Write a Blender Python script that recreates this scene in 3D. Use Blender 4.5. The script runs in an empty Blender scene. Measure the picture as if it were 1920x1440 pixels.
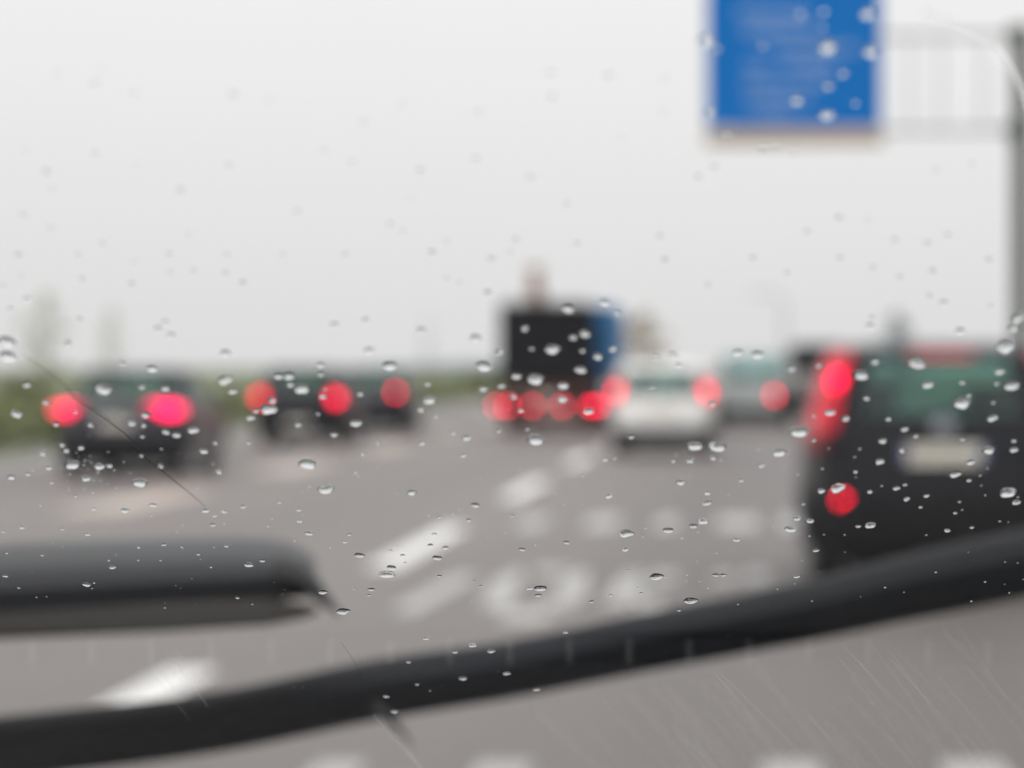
import bpy, bmesh, math, random
from mathutils import Vector, Matrix, noise
random.seed(11)
D = bpy.data
scene = bpy.context.scene
COL = scene.collection
R = math.radians

# ------------------------------------------------------------------ helpers
def link(o):
    COL.objects.link(o); return o

class MB:
    """collects verts and faces, then links them as one mesh object"""
    def __init__(self): self.v = []; self.f = []
    def add(self, vs, fs):
        n = len(self.v); self.v += [tuple(p) for p in vs]; self.f += [tuple(i + n for i in f) for f in fs]; return self
    def box(self, c, s, rz=0.0, m=None):
        x, y, z = s[0] / 2, s[1] / 2, s[2] / 2
        vs = [Vector((sx * x, sy * y, sz * z)) for sz in (-1, 1) for sy in (-1, 1) for sx in (-1, 1)]
        q = Matrix.Rotation(rz, 3, 'Z')
        vs = [(m @ p if m else q @ p) + Vector(c) for p in vs]
        return self.add(vs, [(0, 2, 3, 1), (4, 5, 7, 6), (0, 1, 5, 4), (2, 6, 7, 3), (0, 4, 6, 2), (1, 3, 7, 5)])
    def rbox(self, c, s, r=0.02):
        """box with chamfered vertical and horizontal edges"""
        bm = bmesh.new(); bmesh.ops.create_cube(bm, size=1)
        for v in bm.verts: v.co = Vector((v.co.x * s[0], v.co.y * s[1], v.co.z * s[2]))
        bmesh.ops.bevel(bm, geom=bm.edges[:], offset=min(r, min(s) * .45), segments=2, affect='EDGES', profile=.5)
        bm.verts.index_update()
        self.add([v.co + Vector(c) for v in bm.verts], [[v.index for v in f.verts] for f in bm.faces]); bm.free(); return self
    def tube(self, pts, r, seg=8, caps=True):
        pts = [Vector(p) for p in pts]; n = len(pts)
        rs = r if isinstance(r, (list, tuple)) else [r] * n
        vs = []; prev = None
        for i, p in enumerate(pts):
            t = (pts[min(i + 1, n - 1)] - pts[max(i - 1, 0)]).normalized()
            if prev is None:
                a = Vector((0, 0, 1)) if abs(t.z) < .9 else Vector((1, 0, 0)); u = t.cross(a).normalized()
            else:
                u = (prev - t * prev.dot(t)).normalized()
            prev = u; w = t.cross(u)
            vs += [p + (u * math.cos(k * 2 * math.pi / seg) + w * math.sin(k * 2 * math.pi / seg)) * rs[i] for k in range(seg)]
        fs = [(i * seg + k, i * seg + (k + 1) % seg, (i + 1) * seg + (k + 1) % seg, (i + 1) * seg + k) for i in range(n - 1) for k in range(seg)]
        if caps: fs += [tuple(range(seg - 1, -1, -1)), tuple((n - 1) * seg + k for k in range(seg))]
        return self.add(vs, fs)
    def rings(self, rings, cap0=True, cap1=True):
        """lofts closed rings of equal length"""
        k = len(rings[0]); vs = [p for r in rings for p in r]
        fs = [(i * k + j, i * k + (j + 1) % k, (i + 1) * k + (j + 1) % k, (i + 1) * k + j) for i in range(len(rings) - 1) for j in range(k)]
        if cap0: fs.append(tuple(range(k - 1, -1, -1)))
        if cap1: fs.append(tuple((len(rings) - 1) * k + j for j in range(k)))
        return self.add(vs, fs)
    def build(self, name, mat, parent=None, smooth=False, label=None):
        me = D.meshes.new(name); me.from_pydata(self.v, [], self.f); me.validate(); me.update()
        bm = bmesh.new(); bm.from_mesh(me); bmesh.ops.recalc_face_normals(bm, faces=bm.faces); bm.to_mesh(me); bm.free()
        me.materials.append(mat)
        if smooth:
            for p in me.polygons: p.use_smooth = True
            try: me.set_sharp_from_angle(angle=R(40))
            except Exception: pass
        o = D.objects.new(name, me); link(o)
        if parent: o.parent = parent
        if label: o['label'] = label
        return o

def tag(o, label=None, cat=None, group=None, kind=None):
    if label: o['label'] = label
    if cat: o['category'] = cat
    if group: o['group'] = group
    if kind: o['kind'] = kind
    return o

def empty(name, loc, label, cat, group=None, rz=0.0):
    o = D.objects.new(name, None); link(o); o.location = loc; o.rotation_euler = (0, 0, rz)
    o.empty_display_size = .2
    return tag(o, label, cat, group)

# ------------------------------------------------------------------ materials
def mat(name, col, rough=.5, metal=0.0, spec=.5, emis=None, estr=0.0, var=.15, scale=6.0, coat=0.0, bump=0.0):
    m = D.materials.new(name); m.use_nodes = True; nt = m.node_tree; N = nt.nodes; L = nt.links
    b = N['Principled BSDF']
    tc = N.new('ShaderNodeTexCoord'); ns = N.new('ShaderNodeTexNoise'); ns.inputs['Scale'].default_value = scale; ns.inputs['Detail'].default_value = 5
    L.new(tc.outputs['Object'], ns.inputs['Vector'])
    cr = N.new('ShaderNodeValToRGB')
    cr.color_ramp.elements[0].position = .3; cr.color_ramp.elements[1].position = .7
    cr.color_ramp.elements[0].color = tuple(c * (1 - var) for c in col) + (1,)
    cr.color_ramp.elements[1].color = tuple(min(1, c * (1 + var)) for c in col) + (1,)
    L.new(ns.outputs['Fac'], cr.inputs['Fac']); L.new(cr.outputs['Color'], b.inputs['Base Color'])
    b.inputs['Roughness'].default_value = rough; b.inputs['Metallic'].default_value = metal
    b.inputs['Specular IOR Level'].default_value = spec; b.inputs['Coat Weight'].default_value = coat; b.inputs['Coat Roughness'].default_value = .06
    if emis: b.inputs['Emission Color'].default_value = tuple(emis) + (1,); b.inputs['Emission Strength'].default_value = estr
    if bump:
        bp = N.new('ShaderNodeBump'); bp.inputs['Strength'].default_value = bump; bp.inputs['Distance'].default_value = .01
        L.new(ns.outputs['Fac'], bp.inputs['Height']); L.new(bp.outputs['Normal'], b.inputs['Normal'])
    return m

def pane_mat(name, tint, refl=1.0):
    """clear sheet glass: straight-through light plus Schlick mirror reflection"""
    m = D.materials.new(name); m.use_nodes = True; nt = m.node_tree; N = nt.nodes; L = nt.links
    N.remove(N['Principled BSDF']); out = N['Material Output']
    tr = N.new('ShaderNodeBsdfTransparent'); tr.inputs['Color'].default_value = tuple(tint) + (1,)
    gl = N.new('ShaderNodeBsdfGlossy'); gl.inputs['Roughness'].default_value = .015
    lw = N.new('ShaderNodeLayerWeight'); lw.inputs['Blend'].default_value = .5
    p = N.new('ShaderNodeMath'); p.operation = 'POWER'; p.inputs[1].default_value = 5
    a = N.new('ShaderNodeMath'); a.operation = 'MULTIPLY_ADD'; a.inputs[1].default_value = .96 * refl; a.inputs[2].default_value = .04 * refl
    mx = N.new('ShaderNodeMixShader')
    L.new(lw.outputs['Facing'], p.inputs[0]); L.new(p.outputs[0], a.inputs[0]); L.new(a.outputs[0], mx.inputs[0])
    L.new(tr.outputs[0], mx.inputs[1]); L.new(gl.outputs[0], mx.inputs[2]); L.new(mx.outputs[0], out.inputs['Surface'])
    return m

def water_mat(name):
    m = D.materials.new(name); m.use_nodes = True; nt = m.node_tree; N = nt.nodes; L = nt.links
    N.remove(N['Principled BSDF'])
    g = N.new('ShaderNodeBsdfGlass'); g.inputs['IOR'].default_value = 1.333; g.inputs['Roughness'].default_value = 0.0
    g.inputs['Color'].default_value = (.98, .99, .99, 1)
    ns = N.new('ShaderNodeTexNoise'); ns.inputs['Scale'].default_value = 3.0
    tc = N.new('ShaderNodeTexCoord'); L.new(tc.outputs['Object'], ns.inputs['Vector'])
    bp = N.new('ShaderNodeBump'); bp.inputs['Strength'].default_value = .03; L.new(ns.outputs['Fac'], bp.inputs['Height']); L.new(bp.outputs['Normal'], g.inputs['Normal'])
    L.new(g.outputs[0], N['Material Output'].inputs['Surface'])
    return m

M = dict(
    tyre=mat('tyre_rubber', (.02, .02, .02), .8), rim=mat('alloy_rim', (.35, .35, .37), .35, .8),
    plastic=mat('black_plastic', (.009, .009, .011), .65, spec=.18), trim=mat('grey_trim', (.03, .03, .033), .6, spec=.3),
    black=mat('black_paint', (.004, .005, .009), .4, spec=.2, coat=.2), navy=mat('dark_blue_paint', (.009, .010, .017), .4, spec=.25, coat=.3),
    dark=mat('dark_grey_paint', (.018, .018, .024), .38, spec=.3, coat=.4), white=mat('white_paint', (.87, .86, .84), .35, coat=.6),
    teal=mat('grey_green_paint', (.42, .45, .45), .4, coat=.4), grey=mat('van_grey_paint', (.26, .25, .25), .4, coat=.4),
    seat=mat('seat_cloth', (.018, .018, .022), .9), chrome=mat('badge_chrome', (.5, .52, .58), .25, .9),
    plate=mat('number_plate_white', (.95, .86, .75), .5), pblue=mat('number_plate_blue', (.02, .06, .35), .5), pchar=mat('number_plate_ink', (.03, .03, .03), .6),
    lens=mat('red_lens', (.35, .006, .02), .3, spec=.2, coat=.15, emis=(1, .0, .06), estr=.15),
    lenslit=mat('red_lens_lit', (.35, .006, .02), .3, spec=.2, emis=(1, .02, .05), estr=.45),
    lensdim=mat('red_lens_unlit', (.35, .006, .02), .3, spec=.2, coat=.15),
    tarp=mat('lorry_black_board', (.011, .0115, .015), .75, spec=.2), blue=mat('lorry_blue_tarp', (.008, .14, .34), .55), rust=mat('rusty_chassis', (.085, .03, .02), .7),
    crane=mat('crane_brown', (.30, .16, .10), .6), steel=mat('galvanised_steel', (.30, .32, .31), .5, .3), post=mat('post_olive_steel', (.075, .085, .07), .6),
    sign=mat('sign_blue', (.0, .16, .54), .5, spec=.2, var=.08), signw=mat('sign_white', (.75, .76, .78), .4), signtext=mat('sign_lettering', (.38, .50, .74), .5), beige=mat('catwalk_beige', (.52, .40, .30), .7),
    paint=mat('road_paint', (.86, .85, .82), .5, var=.06, scale=3), worn=mat('worn_road_paint', (.46, .45, .435), .55, var=.18, scale=2), yellowed=mat('yellowed_road_paint', (.48, .41, .355), .55, var=.15, scale=2),
    bark=mat('bark', (.12, .10, .08), .9), leaf=mat('hedge_leaf', (.20, .22, .10), .6, var=.4, scale=1.2), leafpale=mat('pale_leaf', (.34, .34, .19), .6, var=.3, scale=1.2), straw=mat('straw_leaf', (.42, .35, .25), .7, var=.3, scale=1.2), leafgrey=mat('grey_leaf', (.24, .29, .30), .6, var=.3, scale=1.2),
    rubber=mat('wiper_rubber', (.012, .012, .013), .7, spec=.3), wiper=mat('wiper_black', (.005, .0065, .010), .5, spec=.42), lip=mat('wiper_lip', (.075, .07, .065), .8, spec=.2), dash=mat('dashboard_grain', (.022, .021, .02), .7, bump=.3, scale=300), slat=mat('vent_slat_grey', (.13, .13, .13), .6),
    own=mat('own_car_paint', (.05, .055, .06), .35, coat=.6), liner=mat('headliner_cloth', (.08, .08, .078), .95),
    wing=mat('car_window', (0, 0, 0)), scr=mat('scratch_dark', (.02, .012, .012), .7),
)
M['glass'] = pane_mat('windscreen_glass', (.985, .98, .978)); M['carglass'] = pane_mat('green_car_glass', (.65, .82, .80)); M['paleglass'] = pane_mat('pale_green_glass', (.80, .90, .89)); M['vanglass'] = pane_mat('dark_van_glass', (.12, .14, .14))
M['water'] = water_mat('rain_water')
def faint(name, col, keep):
    """see-through smear: most light passes, a little is scattered"""
    m = D.materials.new(name); m.use_nodes = True; nt = m.node_tree; N = nt.nodes; L = nt.links
    N.remove(N['Principled BSDF']); t = N.new('ShaderNodeBsdfTransparent'); d = N.new('ShaderNodeBsdfTranslucent'); d.inputs['Color'].default_value = tuple(col) + (1,)
    x = N.new('ShaderNodeMixShader'); x.inputs[0].default_value = 1 - keep
    L.new(t.outputs[0], x.inputs[1]); L.new(d.outputs[0], x.inputs[2]); L.new(x.outputs[0], N['Material Output'].inputs['Surface']); return m
M['scratch'] = faint('scratched_glass', (.9, .9, .9), .87); M['film'] = faint('water_film', (.55, .52, .50), .975); M['smear'] = faint('wet_smear', (.95, .95, .95), .74); M['scr'] = faint('dark_scratch', (.05, .03, .03), .58)
def lampmat(name, col, s): return mat(name, (.3, .004, .012), .3, spec=.1, emis=col, estr=s, var=.05)

# ------------------------------------------------------------------ camera
F = 6000.0                                   # focal length in pixels of the 1920 px wide picture
VPX, HY = 1403.0, 690.0                      # where the road vanishes
CZ = 1.45
CAM = Vector((0, 0, CZ))
yaw = math.atan((VPX - 960) / F); pitch = math.atan((HY - 720) / F)
cd = D.cameras.new('Camera'); cam = D.objects.new('Camera', cd); link(cam); scene.camera = cam
cam.location = CAM; cam.rotation_euler = (R(90) + pitch, 0, yaw)
cd.sensor_width = 36; cd.lens = 36 * F / 1920; cd.clip_start = .01; cd.clip_end = 6000
FOCUS = .352
cd.dof.use_dof = True; cd.dof.focus_distance = FOCUS
BLUR = 57.0
cd.dof.aperture_fstop = (cd.lens / 1000) / (BLUR * FOCUS / F) ; cd.dof.aperture_blades = 0
MC = cam.rotation_euler.to_matrix()
def ray(px, py): return MC @ Vector(((px - 960) / F, (720 - py) / F, -1.0))
def ground(px, py, z=0.0):
    d = ray(px, py); t = (z - CZ) / d.z; return CAM + d * t

# ------------------------------------------------------------------ sky and light
w = D.worlds.new('World'); scene.world = w; w.use_nodes = True
nt = w.node_tree; N = nt.nodes; L = nt.links
bg = N['Background']
sky = N.new('ShaderNodeTexSky'); sky.sky_type = 'NISHITA'; sky.sun_disc = False; sky.sun_elevation = R(48); sky.sun_rotation = R(200); sky.dust_density = 4
hs = N.new('ShaderNodeHueSaturation'); hs.inputs['Saturation'].default_value = .25; L.new(sky.outputs[0], hs.inputs['Color'])
tc = N.new('ShaderNodeTexCoord'); sp = N.new('ShaderNodeSeparateXYZ'); L.new(tc.outputs['Generated'], sp.inputs[0])
mx0 = N.new('ShaderNodeMath'); mx0.operation = 'MAXIMUM'; mx0.inputs[1].default_value = 0; L.new(sp.outputs['Z'], mx0.inputs[0])
ma = N.new('ShaderNodeMath'); ma.operation = 'MULTIPLY_ADD'; ma.inputs[1].default_value = 8.5; ma.inputs[2].default_value = 8.3; L.new(mx0.outputs[0], ma.inputs[0])
cn = N.new('ShaderNodeTexNoise'); cn.inputs['Scale'].default_value = 2.2; cn.inputs['Detail'].default_value = 4; L.new(tc.outputs['Generated'], cn.inputs['Vector'])
cm = N.new('ShaderNodeMapRange'); cm.inputs['To Min'].default_value = .96; cm.inputs['To Max'].default_value = 1.04; L.new(cn.outputs['Fac'], cm.inputs['Value'])
mm = N.new('ShaderNodeMath'); mm.operation = 'MULTIPLY'; L.new(ma.outputs[0], mm.inputs[0]); L.new(cm.outputs[0], mm.inputs[1])
cc = N.new('ShaderNodeVectorMath'); cc.operation = 'SCALE'; cc.inputs[0].default_value = (.995, 1.0, 1.0); L.new(mm.outputs[0], cc.inputs['Scale'])
mix = N.new('ShaderNodeMixRGB'); mix.inputs[0].default_value = .93; L.new(hs.outputs[0], mix.inputs[1]); L.new(cc.outputs[0], mix.inputs[2])
L.new(mix.outputs[0], bg.inputs['Color']); bg.inputs['Strength'].default_value = .1
sl = D.lights.new('sun', 'SUN'); sl.energy = .6; sl.angle = R(25); sl.color = (1, .97, .93)
so = D.objects.new('sun', sl); link(so)
el, az = R(48), R(200)
sd = Vector((math.sin(az) * math.cos(el), math.cos(az) * math.cos(el), math.sin(el)))
so.rotation_euler = (-sd).to_track_quat('-Z', 'Y').to_euler()
scene.view_settings.view_transform = 'Standard'; scene.view_settings.look = 'None'; scene.view_settings.exposure = .14; scene.view_settings.gamma = 1
scene.cycles.use_denoising = True; scene.cycles.max_bounces = 16; scene.cycles.transmission_bounces = 12; scene.cycles.transparent_max_bounces = 24
scene.cycles.caustics_refractive = False; scene.cycles.caustics_reflective = False

# ------------------------------------------------------------------ ground, road, markings
def sheet(name, x0, x1, y0, y1, z, m, label, nx=1, ny=1, cat=None):
    b = MB()
    vs = [(x0 + (x1 - x0) * i / nx, y0 + (y1 - y0) * j / ny, z) for j in range(ny + 1) for i in range(nx + 1)]
    b.add(vs, [(j * (nx + 1) + i, j * (nx + 1) + i + 1, (j + 1) * (nx + 1) + i + 1, (j + 1) * (nx + 1) + i) for j in range(ny) for i in range(nx)])
    o = b.build(name, m); tag(o, label, cat, kind='structure'); return o
grassm = mat('verge_grass', (.13, .15, .08), .9, var=.45, scale=.5)
sheet('ground', -2500, 2500, -60, 4500, -.02, grassm, 'flat grassy ground either side of the motorway', cat='ground')
asph = D.materials.new('wet_asphalt'); asph.use_nodes = True
nt = asph.node_tree; N = nt.nodes; L = nt.links; b = N['Principled BSDF']
tc = N.new('ShaderNodeTexCoord'); n1 = N.new('ShaderNodeTexNoise'); n1.inputs['Scale'].default_value = .35; n1.inputs['Detail'].default_value = 8
mp = N.new('ShaderNodeMapping'); mp.inputs['Scale'].default_value = (.9, .035, 1); L.new(tc.outputs['Object'], mp.inputs['Vector']); L.new(mp.outputs[0], n1.inputs['Vector'])
cr = N.new('ShaderNodeValToRGB'); cr.color_ramp.elements[0].position = .3; cr.color_ramp.elements[1].position = .72
cr.color_ramp.elements[0].color = (.118, .103, .096, 1); cr.color_ramp.elements[1].color = (.205, .182, .172, 1)
L.new(n1.outputs['Fac'], cr.inputs['Fac'])
n2 = N.new('ShaderNodeTexNoise'); n2.inputs['Scale'].default_value = 90; n2.inputs['Detail'].default_value = 4; L.new(tc.outputs['Object'], n2.inputs['Vector'])
mr = N.new('ShaderNodeMixRGB'); mr.blend_type = 'OVERLAY'; mr.inputs[0].default_value = .35; L.new(cr.outputs[0], mr.inputs[1]); L.new(n2.outputs['Fac'], mr.inputs[2]); L.new(mr.outputs[0], b.inputs['Base Color'])
b.inputs['Roughness'].default_value = .5; b.inputs['Specular IOR Level'].default_value = .4
bp = N.new('ShaderNodeBump'); bp.inputs['Strength'].default_value = .5; bp.inputs['Distance'].default_value = .02; L.new(n2.outputs['Fac'], bp.inputs['Height']); L.new(bp.outputs[0], b.inputs['Normal'])
sheet('road', -12.2, 5.9, -40, 1500, 0.0, asph, 'wet grey asphalt carriageway with several lanes', cat='road')
sheet('opposite_road', -30, -16.5, -40, 1500, -.004, asph, 'opposite carriageway beyond the hedge', cat='road')

LX1, LX2 = -2.65, -6.6
def strip(mb, x, y0, y1, wd, z=.004):
    mb.add([(x - wd / 2, y0, z), (x + wd / 2, y0, z), (x + wd / 2, y1, z), (x - wd / 2, y1, z)], [(0, 1, 2, 3)])
mk = MB()
for c in [12.2] + [26.0 + 12.2 * k for k in range(20)]:
    strip(mk, LX1, c - 3, c + 3, .24)
tag(mk.build('lane_dashes', M['paint']), 'bright white dashed lane line beside our lane', 'lane marking', kind='structure')
mk = MB()
for k in range(0, 20):
    c = 10.5 + 12 * k; strip(mk, LX2, c - 3, c + 3, .75)
tag(mk.build('worn_lane_dashes', M['yellowed']), 'worn beige dashed lane line behind the dark cars', 'lane marking', kind='structure')
mk = MB(); strip(mk, -11.0, -40, 700, .2); strip(mk, 5.0, -40, 700, .2)
tag(mk.build('edge_lines', M['worn']), 'worn white edge lines along both road sides', 'lane marking', kind='structure')
# worn lane lettering, drawn as strokes on the road where the photo shows its soft pale patches
mk = MB()
def stroke(pts, wd, z=.0045):
    """flat ribbon on the road through picture points, width in metres"""
    P = [ground(*p, z=z) for p in pts]
    for i in range(len(P) - 1):
        d = P[i + 1] - P[i]
        n = Vector((1, 0, 0)) if abs(d.y) > abs(d.x) * 1.5 else Vector((0, 4.0, 0))
        h = n * wd / 2
        mk.add([P[i] - h, P[i] + h, P[i + 1] + h, P[i + 1] - h], [(0, 1, 2, 3)])
stroke([(752, 1148), (880, 1078)], .17)
stroke([(925, 1140), (945, 1095), (985, 1068)], .17); stroke([(985, 1072), (1075, 1072)], .22); stroke([(1082, 1072), (1075, 1110), (1040, 1140)], .17); stroke([(940, 1152), (1030, 1152)], .22)
stroke([(1160, 1132), (1180, 1095), (1200, 1075)], .19); stroke([(1210, 1082), (1270, 1082)], .26); stroke([(1170, 1132), (1240, 1128)], .22)
stroke([(1350, 1090), (1365, 1075)], .15); stroke([(1410, 1090), (1425, 1070)], .16)
for x0, x1 in ((975, 1025), (1100, 1160), (1232, 1268), (1345, 1420), (1462, 1500)):
    stroke([(x0, 980), (x1, 980)], .55)
for x0, x1 in ((575, 670), (885, 990), (1430, 1540), (1770, 1890)):
    stroke([(x0, 1450), (x1, 1450)], .17)
tag(mk.build('lane_lettering', M['worn']), 'worn pale lettering patches painted along our lane', 'road marking', kind='structure')

# far low hills, with distance haze put into their bluish base colour
hb = MB(); nx, ny = 60, 6
vs = []
for j in range(ny + 1):
    for i in range(nx + 1):
        x = -900 + 1800 * i / nx; y = 1500 + 500 * j / ny
        e = math.sin(math.pi * j / ny) ** .7
        e *= math.exp(-((x + 140) / 60) ** 2)
        h = (4.2 + 2.0 * noise.noise((x * .006, 3.1, 0)) + 1.2 * noise.noise((x * .03, 1.1, y * .01))) * e
        vs.append((x, y, max(h, 0) - .1))
hb.add(vs, [(j * (nx + 1) + i, j * (nx + 1) + i + 1, (j + 1) * (nx + 1) + i + 1, (j + 1) * (nx + 1) + i) for j in range(ny) for i in range(nx)])
tag(hb.build('hills', mat('haze_tinted_hills', (.10, .13, .15), .9, var=.3, scale=.02), smooth=True), 'low bluish wooded hills on the horizon', 'hills', kind='structure')

# ------------------------------------------------------------------ planting
def leaves(mb, c, rad, n, s, flat=1.0):
    for _ in range(n):
        while True:
            p = Vector((random.uniform(-1, 1), random.uniform(-1, 1), random.uniform(-1, 1)))
            if p.length < 1: break
        p = Vector((p.x * rad[0], p.y * rad[1], p.z * rad[2])) + Vector(c)
        a = random.uniform(0, 6.28); t = random.uniform(-1.2, 1.2); k = s * random.uniform(.6, 1.3)
        u = Vector((math.cos(a), math.sin(a), 0)) * k; v = Vector((-math.sin(a) * math.sin(t), math.cos(a) * math.sin(t), math.cos(t))) * k * .6
        mb.add([p - u, p - v * .9, p + u, p + v], [(0, 1, 2, 3)])
hd = empty('hedge', (-14, 150, 0), 'long low green hedge along the central reservation', 'hedge')
fo = MB()
y = -130.0
while y < 330:
    near = y < 60
    leaves(fo, (random.uniform(-.3, .3), y, .38 + random.uniform(-.05, .12)), (.75, .9, .46 if y < 110 else .36), 70 if near else 46, .16 if near else .22)
    y += 1.1 if y < 120 else 1.5
fo.build('foliage', M['leaf'], hd)
MB().rbox((0, 100, .08), (.5, 460, .16), .03).build('kerb_base', M['bark'], hd)

def tree(px, py_top, Z, wpx, m, label, sparse, group=None, trunkfrac=.25):
    """slender tree standing at depth Z whose crown top is at picture row py_top"""
    s = F / Z
    X = (px - VPX) / s; H = CZ + (HY - py_top) / s; wd = wpx / s
    t = empty('tree', (X, Z, 0), label, 'tree', group)
    tk = MB()
    tk.tube([(0, 0, -.1), (.05, 0, H * .35), (-.04, .03, H * .7), (0, 0, H * .95)], [.010 * H + .02, .008 * H + .01, .005 * H, .01], 8)
    for k in range(9):
        z = H * (.3 + .6 * k / 9); a = k * 2.4; r = wd * .42 * (1 - .5 * k / 9)
        tk.tube([(0, 0, z), (math.cos(a) * r * .6, math.sin(a) * r * .6, z + r * .35), (math.cos(a) * r, math.sin(a) * r, z + r * .8)], [.004 * H, .0025 * H, .004], 6)
    tk.build('trunk', M['bark'], t, smooth=True)
    cr = MB()
    for k in range(26):
        z = H * (trunkfrac + (1 - trunkfrac) * (k + random.random()) / 26); q = (z / H - trunkfrac) / (1 - trunkfrac)
        r = wd * .5 * math.sin(math.pi * min(1, .18 + q * .8)) ** .8
        a = random.uniform(0, 6.28); rr = random.uniform(.2, .7) * r
        leaves(cr, (math.cos(a) * rr, math.sin(a) * rr, z), (r * .5 + .05, r * .5 + .05, H * .045), int(sparse), max(.05, wd * .045))
    cr.build('crown', m, t)
    return t
tree(72, 550, 150, 112, M['leafpale'], 'slender pale olive tree above the hedge by the picture edge', 14)
tree(196, 580, 175, 74, M['leafpale'], 'thin faint tree behind the dark car with the large lit lamps', 8)
tree(1212, 588, 170, 130, M['straw'], 'pale straw coloured tree partly hidden by the blue lorry side', 24)
tree(800, 585, 260, 36, M['leafgrey'], 'very faint thin tree on the horizon between the third dark car and lorry', 4)
tree(1682, 590, 120, 105, M['leafgrey'], 'grey green tree top showing above the black car roof', 26)
# dark bushes low on the verge beyond the hedge end
def bush(px, Z, wpx, h, m, label):
    s = F / Z; X = (px - VPX) / s; wd = wpx / s
    t = empty('bush', (X, Z, 0), label, 'bush')
    f = MB()
    for k in range(22):
        leaves(f, (random.uniform(-.4, .4) * wd, random.uniform(-.4, .4) * wd, random.uniform(.2, .8) * h), (wd * .18, wd * .18, h * .2), 26, .12)
    f.build('foliage', m, t)
    for k in range(6): MB().tube([(0, 0, -.05), (random.uniform(-.3, .3) * wd, random.uniform(-.3, .3) * wd, h * .6)], [.05, .015], 5).build('stem', M['bark'], t)
bush(905, 165, 70, 1.5, M['leaf'], 'dark green bush on the verge beside the black lorry')
bush(30, 66, 160, 1.45, M['leaf'], 'mid green bush by the picture edge behind the dark car')

# thin far lamp post
lp = empty('lamp_post', (1.3, 118, 0), 'thin faint grey lamp post standing beyond the vans', 'lamp post')
MB().tube([(0, 0, 0), (0, 0, 3.9)], [.06, .045], 10).build('pole', M['steel'], lp, smooth=True)
MB().tube([(0, 0, 3.9), (-.3, 0, 4.15), (-.75, 0, 4.2)], [.035, .03, .03], 8).build('arm', M['steel'], lp, smooth=True)
MB().rbox((-.95, 0, 4.18), (.5, .2, .08), .03).build('lamp_head', M['steel'], lp)

# ------------------------------------------------------------------ vehicles
def interp(tab, z, k):
    if z <= tab[0][0]: return tab[0][k]
    for a, b in zip(tab, tab[1:]):
        if z <= b[0]:
            t = (z - a[0]) / (b[0] - a[0]); return a[k] + (b[k] - a[k]) * t
    return tab[-1][k]

class Car:
    """shell given as a table of levels (z, half width, rear y, front y); rear faces -y"""
    def __init__(s, tab, belt, rooflow, n=5.0):
        s.tab, s.belt, s.rl, s.n = tab, belt, rooflow, n
    def pt(s, a, z, off=0.0, th=0.0):
        w_, r_, f_ = (interp(s.tab, z, k) for k in (1, 2, 3))
        c, q = math.cos(a), math.sin(a); e = 2 / s.n
        hy = (f_ - r_) / 2; yc = (f_ + r_) / 2
        W = w_ + off - th; H = hy + off - th
        return Vector((W * math.copysign(abs(c) ** e, c), yc + H * math.copysign(abs(q) ** e, q), z))
    def shell(s, z0, z1, extra=(), N=72, dome=0.0, inset=0.0):
        zs = sorted({z0, z1, *[t[0] for t in s.tab if z0 < t[0] < z1], *extra})
        angs = s.angs(N)
        return [[s.pt(a, z, -inset) for a in angs] for z in zs]
    def angs(s, N):
        out = []
        for i in range(N):
            t = 2 * math.pi * i / N
            out.append(t)
        # denser where the superellipse stretches
        return sorted({*out, *[k * math.pi / 2 + d for k in range(4) for d in (-.03, -.008, .008, .03)]})
    def arc(s, mb, a0, a1, z0, z1, off=0.0, th=.03, na=10, nz=5):
        a0, a1 = R(a0), R(a1)
        vs = []; 
        for layer in (0, 1):
            for j in range(nz + 1):
                z = z0 + (z1 - z0) * j / nz
                for i in range(na + 1): vs.append(s.pt(a0 + (a1 - a0) * i / na, z, off, th * layer))
        W = na + 1; B = (nz + 1) * W; fs = []
        for j in range(nz):
            for i in range(na):
                q = j * W + i
                fs.append((q, q + 1, q + W + 1, q + W)); fs.append((B + q, B + q + W, B + q + W + 1, B + q + 1))
        for i in range(na):
            fs.append((i, B + i, B + i + 1, i + 1)); q = nz * W + i; fs.append((q, q + 1, B + q + 1, B + q))
        for j in range(nz):
            q = j * W; fs.append((q, q + W, B + q + W, B + q)); q = j * W + na; fs.append((q, B + q, B + q + W, q + W))
        mb.add(vs, fs); return mb
    def ang_for_x(s, fx): return math.degrees(math.acos(min(1, abs(fx)) ** (s.n / 2)))     # rear angle whose |x| is fx of the half width

def lamp_disc(mb, c, rx, rz, th=.02, seg=18):
    f = [(c[0] + rx * math.cos(k * 2 * math.pi / seg), c[1] - th, c[2] + rz * math.sin(k * 2 * math.pi / seg)) for k in range(seg)]
    g = [(p[0], c[1], p[2]) for p in f]
    mb.rings([g, f]); return mb

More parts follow.
